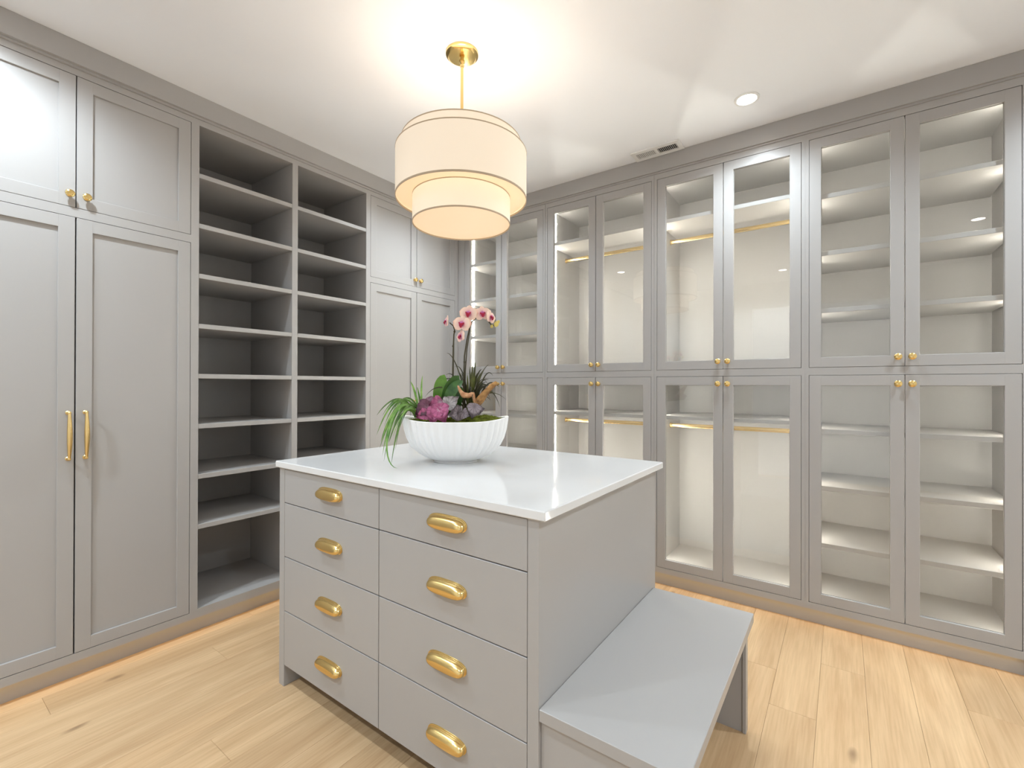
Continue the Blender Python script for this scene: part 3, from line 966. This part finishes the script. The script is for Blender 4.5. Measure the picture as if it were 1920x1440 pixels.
def orchid():
    t = plant('orchid', 'peach orchid with magenta lips on two tall stems in the white bowl')
    stems = [
        ([(-1.6, 1, 18), (-1.5, 1, 30), (-1.3, 1, 42), (-1.2, 1, 48), (-.9, .5, 53), (-.5, 0, 54.6), (-1.1, 0, 56.6), (-2.6, -.5, 57.9)], .34),
        ([(3.0, 0, 18), (3.3, 0, 33), (3.6, 0, 44), (4.7, -.3, 51), (5.6, -.5, 55), (6.6, -.3, 58), (8.6, 0, 60.3), (11, .6, 60.9), (13.0, 0, 59.4), (14.6, -.3, 57.2), (16.2, -.5, 56.6)], .33),
        ([(3.6, .6, 18), (3.9, .6, 38), (4.6, .5, 47), (5.4, .3, 52), (5.9, .2, 55.4)], .26),
        ([(-1.3, 1.6, 18), (-1.2, 1.4, 34), (-1.0, 1.2, 50), (-.9, 1, 53.6)], .2)]
    for pts, r in stems:
        P = [cm(*p) for p in pts]
        obj('stem', MB().tube(P, [r * .01 * (1 - .35 * i / len(P)) for i in range(len(P))], 8), 'orchid_stem', t, smooth=True)
    for p in ((-1.25, .8, 48.2), (3.6, -.2, 41.5), (-.6, .2, 54.2)):
        obj('node', MB().lathe([(.003, -.004), (.0052, 0), (.003, .005)], 8), 'orchid_stem', t, cm(*p), smooth=True)
    fl = [(5.5, -2.4, 61.4, 4.0, -8, 4), (11.2, -1.8, 61.4, 3.7, 10, -6), (2.9, -3.2, 57.0, 4.1, -14, 6),
          (2.3, -2.2, 52.0, 3.1, -52, -12), (-3.8, -1.2, 58.2, 2.9, -68, 0), (14.5, -.4, 60.2, 3.4, 60, 8)]
    for a, b, z, R, yaw, roll in fl:
        f = obj('flower', petal_mb(0, R * .01), 'petal', t, cm(a, b, z), (math.radians(-6), math.radians(roll), math.radians(yaw)), smooth=True)
        obj('lip', lip_mb(R * .0085), 'lip', f, smooth=True)
        obj('column', MB().tube([(0, -.001, .003), (0, -R * .003, .0015)], [R * .0011, R * .0014], 8), 'lip_throat', f, smooth=True)
    for a, b, z, r in ((16.9, -.8, 57.3, 1.25), (15.0, -.5, 56.4, .75), (17.8, -.5, 58.3, .7)):
        obj('bud', MB().lathe([(.1 * r, -1.1 * r), (.7 * r, -.6 * r), (.85 * r, 0), (.6 * r, .7 * r), (.1 * r, 1.15 * r)], 10), 'bud', t, cm(a, b, z),
            (math.radians(30), math.radians(20), 0), smooth=True).scale = (.01, .01, .01)
    def big_leaf(p0, c, p1, w, mt, face):
        m = MB()
        blade(m, quad(cm(*p0), cm(*c), cm(*p1), 16), w * .01, face, .18,
              prof=lambda q: (.25 + .75 * math.sin(math.pi * min(1, .15 + .62 * q))) * (1 - max(0, (q - .72) / .28) ** 2.2) ** .5 if q < 1 else 0.02)
        obj('leaf', m, mt, t, smooth=True)
    big_leaf((-5.5, 1, 19), (-8.2, 0, 28), (-4.6, -1, 36.2), 5.6, 'orchid_leaf_light', Vector((0, -1, .2)))
    big_leaf((-3.4, 0, 19), (-5.0, -1, 29), (1.6, -2, 35.8), 5.2, 'orchid_leaf', Vector((.2, -1, .1)))
    big_leaf((-2.6, -2, 20), (-4.0, -4, 29), (3.4, -4, 33.6), 4.8, 'orchid_leaf', Vector((-.2, -1, .3)))
    big_leaf((.4, -1, 20), (0.5, -3, 27), (3.0, -4, 31.0), 4.0, 'orchid_leaf', Vector((0.3, -1, .3)))
orchid()

# ---- dark grass
def grass():
    t = plant('mondo_grass', 'dark thin-leaved grass tuft behind the driftwood in the bowl')
    random.seed(9)
    base = cm(6.0, 2.5, 18.5)
    L = [((0, 2, 46), (-4.1, 1, 45.3), .5, 0), ((-5, 0, 38), (-12.4, -2, 27.0), .6, 0), ((0, 1, 40), (-4.2, 0, 36.0), .5, 0), ((4, 2, 42), (-.8, 2, 39.6), .5, 0),
         ((9, 3, 38), (13.7, 3, 40.7), .6, 0), ((12, 1, 42), (15.5, 0, 35.8), .6, 0), ((14, 1, 38), (18.5, -1, 22.5), .6, 0), ((14, -1, 35), (17.5, -2, 25.5), .6, 0),
         ((9, 0, 36), (11.9, -1, 38.4), .7, 0), ((8, 2, 38), (10.8, 2, 38.6), .8, 0), ((7.4, 1, 36), (8.2, 1, 41.8), 1.1, 1), ((6.6, 0, 36), (7.2, 0, 41.4), 1.0, 1),
         ((6.2, 1, 34), (5.6, 1, 39.6), .9, 1), ((7, -1, 32), (6.6, -2, 37.5), 1.2, 1), ((5.4, -1, 32), (4.8, -1, 36.4), 1.0, 1), ((12, 3, 34), (21.2, 3, 25.6), .4, 0),
         ((10, 0, 34), (15.0, -3, 31.6), .8, 0), ((9, -1, 36), (14.0, -4, 34.0), .8, 0), ((2, 2, 40), (-8.0, 4, 33.0), .5, 0), ((-2, -2, 33), (-9.0, -5, 23.5), .6, 0)]
    for _ in range(34):
        an = random.uniform(0, 2 * math.pi); r = random.uniform(4, 14.5)
        a, b = math.cos(an) * r, math.sin(an) * r * .8
        L.append(((6 + a * .5, 2 + b * .5, random.uniform(31, 40)), (6 + a, 2 + b, random.uniform(24, 38)), random.uniform(.45, .8), 0))
    for c, e, w, g in L:
        m = MB()
        blade(m, quad(base + cm(random.uniform(-1.6, 1.6), random.uniform(-1.4, 1.4), 0), cm(*c), cm(*e), 12), w * .01, fold=.4)
        obj('leaf', m, 'grass_green' if g else 'grass_dark', t, smooth=True)
grass()

# ---- driftwood
def driftwood():
    def limb(pts, rad, seed, mtl, label):
        m = MB(); random.seed(seed)
        P = [cm(*p) for p in pts]
        D = []
        for i in range(len(P) - 1):
            for k in range(6): D.append(P[i].lerp(P[i + 1], k / 6))
        D.append(P[-1])
        R = []
        for i in range(len(D)):
            t = i / (len(D) - 1) * (len(rad) - 1); j = min(int(t), len(rad) - 2)
            R.append((rad[j] + (rad[j + 1] - rad[j]) * (t - j)) * .01)
        m.tube(D, R, 16, squash=.75)
        out = []
        for i, v in enumerate(m.v):
            j, k = divmod(i, 16)
            c = D[j]; q = Vector(v) - c
            f = 1 + .30 * noise.noise(Vector((k * .9, j * .12, seed))) + .10 * noise.noise(Vector((k * 2.3, j * .5, seed + 4)))
            out.append(tuple(c + q * f))
        m.v = out
        o = obj('driftwood', m, mtl, None, BC, (0, 0, BROT), smooth=True)
        tag(o, label, 'driftwood', 'driftwood pieces in the bowl')
    limb([(7.5, -4.5, 20), (9.5, -5, 24.5), (12.5, -5, 28.5), (15.0, -5, 31.2), (17.4, -5, 32.9)], [2.0, 1.9, 1.75, 1.5, 1.0], 3, 'driftwood',
         'brown driftwood branch slanting up to the right in the bowl')
    limb([(1.5, -5.5, 31.6), (2.6, -6, 29.4), (4.0, -6, 27.9), (6.0, -6, 27.6), (7.6, -5.5, 28.4), (8.6, -5, 24.0)], [.35, .8, 1.35, 1.3, 1.0, .7], 8, 'dry_husk',
         'pale curled husk-like wood piece leaning beside the driftwood branch')
driftwood()

# ---- broad patterned leaves
def heart_leaf(t, pos, size, rot, mtl, petiole=None):
    m = MB()
    n, ns = 20, 7
    size *= .01
    def half(u):          # broad lobes at the stalk, drawn out to a point
        return .60 * min(1.0, (u / .16) ** .55) * (1 - u ** 1.7) ** 1.15 if u < 1 else 0.0
    i = 0
    for j in range(n + 1):
        u = j / n
        w = max(.006, half(u)) * (1 + .07 * math.sin(u * 30))
        for k in range(ns):
            q = (k / (ns - 1) - .5) * 2
            x = q * w
            z = (.38 - u) + .20 * abs(q) ** 1.5 * (1 - u) ** 4
            y = -.10 * abs(q) + .30 * (u - .35) ** 2 + .035 * math.sin(u * 16 + abs(q) * 4)
            m.v.append((x * size, y * size, z * size))
    for j in range(n):
        for k in range(ns - 1):
            a = j * ns + k
            m.f.append((a, a + 1, a + ns + 1, a + ns))
    o = obj('leaf', m, mtl, t, cm(*pos), tuple(math.radians(r) for r in rot), smooth=True)
    if petiole:
        obj('petiole', MB().tube([cm(*petiole), cm(*petiole).lerp(cm(*pos), .6) + Vector((0, 0, .008)), cm(*pos) + Vector((0, .002, 0))], [.0016, .0014, .001], 6), 'begonia_plum', t, smooth=True)
    return o
def begonias():
    t = plant('rex_begonia', 'pink and plum rex begonia leaves at the front of the bowl')
    P = (-7, 0, 19)
    heart_leaf(t, (-4.4, -10.5, 20.6), 7.2, (-18, -24, 6), 'begonia_pink', P)
    heart_leaf(t, (-7.4, -9.8, 19.8), 6.6, (-14, 12, -12), 'begonia_pink', P)
    heart_leaf(t, (-7.2, -7.5, 24.6), 5.2, (-30, 70, 0), 'begonia_pink', P)
    heart_leaf(t, (-12.0, -8.0, 22.2), 6.8, (-26, 48, -16), 'begonia_plum', P)
    heart_leaf(t, (-12.2, -8.6, 19.9), 4.6, (-20, 66, -10), 'begonia_pink', P)
    heart_leaf(t, (-9.8, -6.0, 25.0), 4.2, (-40, -30, 10), 'begonia_plum', P)
    t2 = plant('pewter_begonia', 'silver-grey veined begonia leaves below the driftwood in the bowl')
    P = (4, -2, 19)
    heart_leaf(t2, (-.8, -7.0, 25.2), 6.0, (-16, -125, 4), 'silver_leaf', P)
    heart_leaf(t2, (.8, -9.0, 20.4), 6.4, (-52, 84, 0), 'pewter_leaf', P)
    heart_leaf(t2, (8.2, -8.8, 21.6), 5.6, (-20, 14, 8), 'pewter_leaf', P)
    heart_leaf(t2, (5.2, -9.4, 20.2), 4.4, (-50, -70, 0), 'pewter_leaf', P)
    heart_leaf(t2, (10.6, -7.4, 22.2), 4.4, (-46, -100, 10), 'pewter_leaf', P)
begonias()
